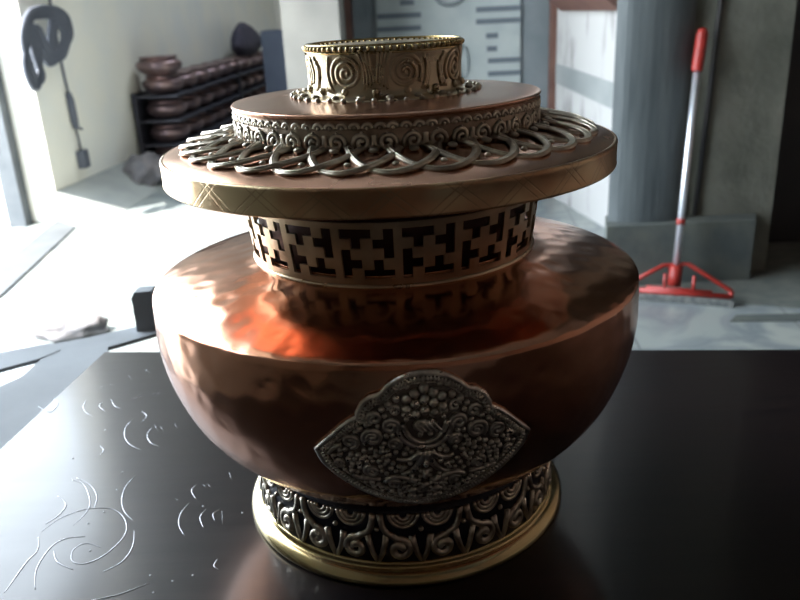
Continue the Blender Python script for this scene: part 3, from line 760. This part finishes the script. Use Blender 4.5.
# ------------------------------------------------------------------ CABLES on the left wall
def WP(px, py, off=.014):
    d = fw * FPX + RX * (px - 400) + UP * (300 - py); n = Vector((LWd.y, -LWd.x, 0)); P0 = LJ + n * off
    return EYE + d * ((P0 - EYE).dot(n) / d.dot(n))
q = MB(); q.tube([WP(48, -60), WP(50, 0), WP(55, 30), WP(62, 65), WP(69, 96)], .008, 6); q.tube([WP(74, 122), WP(79, 140), WP(81, 152)], .006, 6)
cb = q.build('hanging_cable', M['cable']); tag(cb, 'dark cable hanging down the cream wall with inline switch and plug', 'cable')
q = MB(); q.tube([WP(68, 93), WP(70, 100), WP(74, 120), WP(76, 128)], .024, 8, taper=lambda t: .8 + .4 * math.sin(t * PI)); q.tube([WP(76, 127), WP(82, 129)], .008, 6); q.build('inline_switch', M['cable'], cb)
q = MB(); a = WP(81, 152); q.box(-.03, .03, -.045, .045, -.09, .02, Matrix.Translation(a + Vector((.0, 0, -.01)))); q.build('plug', M['cable'], cb, smooth=False)
q = MB()
def wl(pts, rad):
    pp = sm([(x, y) for x, y in pts], 4); q.tube([WP(x, y, .085) for x, y in pp], rad, 7)
for j in range(9):
    k = random.uniform(-4, 4); l = random.uniform(-5, 5)
    wl([(55 + k, 12 + l), (34 + k, 14 + l), (26 + l, 34 + k), (27 + k, 60 + l), (36 + k, 84 + l), (41 + k, 76 + l), (36 + l, 50 + k), (36 + k, 30 + l), (42 + k, 42 + l), (48 + k, 56 + l), (54 + k, 60 + l), (63 + k, 50 + l), (69 + k, 36 + l), (65 + k, 18 + l), (57 + k, 12 + l)], .013)
for j in range(6):
    k = random.uniform(-4, 4); wl([(50 + k, 14), (58 + k, 20), (66 + k, 34), (62 + k, 54), (56 + k, 58), (52 + k, 40), (54 + k, 20)], .013)
tag(q.build('cable_coil', M['cable']), 'bundled coil of grey cable hung on the cream wall by the doorway', 'coil')

# ------------------------------------------------------------------ RACK OF VESSELS along left wall
rack = thing('storage_rack', 'dark low storage rack full of brown vessels along the cream wall', 'rack', lw(1.35, .03))
RO = rack.location.copy(); Rw = Matrix.Rotation(math.atan2(-LWd.x, LWd.y), 4, 'Z')   # local y along the wall, x into room
RL, RD = 3.6, .33
levels = [.06, .24, .42, .60]
for z in levels:
    q = MB(); q.box(0, RD, 0, RL, z - .012, z, Rw); q.build('shelf', M['rack'], rack, smooth=False)
for y in (-.03, RL / 2 - .015, RL):
    for x in ((0, RD - .02) if y > 1 else (0,)):
        q = MB(); q.box(x, x + .02, y, y + .02, .001, .62, Rw); q.build('upright', M['rack'], rack, smooth=False)
q = MB(); q.box(-.02, -.002, 0, RL, .001, .62, Rw); q.build('back_panel', M['rack'], rack, smooth=False)
vp = [(.001, 0), (.06, 0), (.10, .008), (.145, .045), (.155, .075), (.150, .095), (.125, .112), (.118, .120), (.128, .128), (.132, .132), (.124, .132), (.112, .120), (.118, .110), (.14, .09), (.13, .05), (.08, .015), (.001, .012)]
q = MB(); q.revolve(sm(vp, 2), 24); proto = q.build('squat_vessel', M['bowl'])
q = MB(); q.revolve([(.001, .131), (.06, .136), (.11, .138), (.133, .134), (.133, .131), (.001, .129)], 24); plid = q.build('vessel_lid', M['bowl'], proto)
names = ['bottom', 'second lowest', 'third', 'top']
first = True
for li, z in enumerate(levels):
    n = 10
    for j in range(n):
        if li == 3 and j > 0: 
            z_off = 0
        y = .20 + j * (RL - .4) / (n - 1)
        if abs(y - RL / 2) < .16: y += .17 if y >= RL / 2 else -.0
        x = .165
        p = RO + (Rw @ Vector((x, y, z + .001)))
        o = proto if first else proto.copy()
        if not first:
            COL.objects.link(o); l2 = plid.copy(); COL.objects.link(l2); l2.parent = o
        first = False
        o.location = p; o.rotation_euler = (0, 0, random.uniform(0, 6))
        tag(o, 'squat brown copper vessel in the %s row of the dark rack' % names[li], 'vessel', 'brown vessels on the %s rack level' % names[li])
o = proto.copy(); COL.objects.link(o); l2 = plid.copy(); COL.objects.link(l2); l2.parent = o
o.location = RO + (Rw @ Vector((.165, .17, .60 + .002 + .139))); o.scale = (1.1, 1.1, 1.0)
tag(o, 'single brown vessel stacked highest at the near end of the rack', 'vessel')
c = RO + (Rw @ Vector((.17, 2.85, .60 + .141)))
lump('dark_bag', c, .13, .66, .16, M['sack_dark'], 12, 'dark peaked bag on top of the vessels at the far part of the rack', 'bag', .16, 4, .8)
q = MB(); q.box(-1.19, -.55, 7.9, 8.3, .001, .985); cab = tag(q.build('cabinet', M['blue_dark'], smooth=False), 'dark blue cabinet standing behind the pale pillar', 'cabinet')

# ------------------------------------------------------------------ LIGHT
w = bpy.data.worlds.new('world'); scn.world = w; w.use_nodes = True
bg = w.node_tree.nodes['Background']; bg.inputs[0].default_value = (.80, .90, 1.0, 1); bg.inputs[1].default_value = 22.0
sd = bpy.data.lights.new('sun', 'SUN'); sd.energy = 36; sd.angle = math.radians(1.0); sd.color = (1, .95, .88)
so = bpy.data.objects.new('sun', sd); COL.objects.link(so)
el = math.radians(58); dirv = Vector((.8 * math.cos(el), .6 * math.cos(el), -math.sin(el)))
so.rotation_euler = dirv.to_track_quat('-Z', 'Y').to_euler(); so.location = (-6, -2, 6)
# daylight portal filling the doorway
pd = bpy.data.lights.new('doorway_daylight', 'AREA'); pd.shape = 'RECTANGLE'; pd.size = SO1 - .02; pd.size_y = LZ - .02; pd.cycles.is_portal = True
po = bpy.data.objects.new('doorway_daylight', pd); COL.objects.link(po)
cpt = lf(SO1 / 2, -.09, LZ / 2); inn = Vector((-LFd.y, LFd.x, 0)); inn = inn if inn.x > 0 else -inn
po.location = cpt; po.rotation_euler = inn.to_track_quat('-Z', 'Z').to_euler()
pd2 = bpy.data.lights.new('added_skylight', 'AREA'); pd2.shape = 'RECTANGLE'; pd2.size = 1.2; pd2.size_y = 2.4; pd2.cycles.is_portal = True  # portal for the unseen ceiling opening added to light the deep part
po2 = bpy.data.objects.new('added_skylight', pd2); COL.objects.link(po2); po2.location = (.3, 7.4, CH + .16)
vsx = scn.view_settings; vsx.view_transform = 'Standard'; vsx.look = 'None'; vsx.gamma = 1; vsx.use_curve_mapping = False
vsx.exposure = -0.75
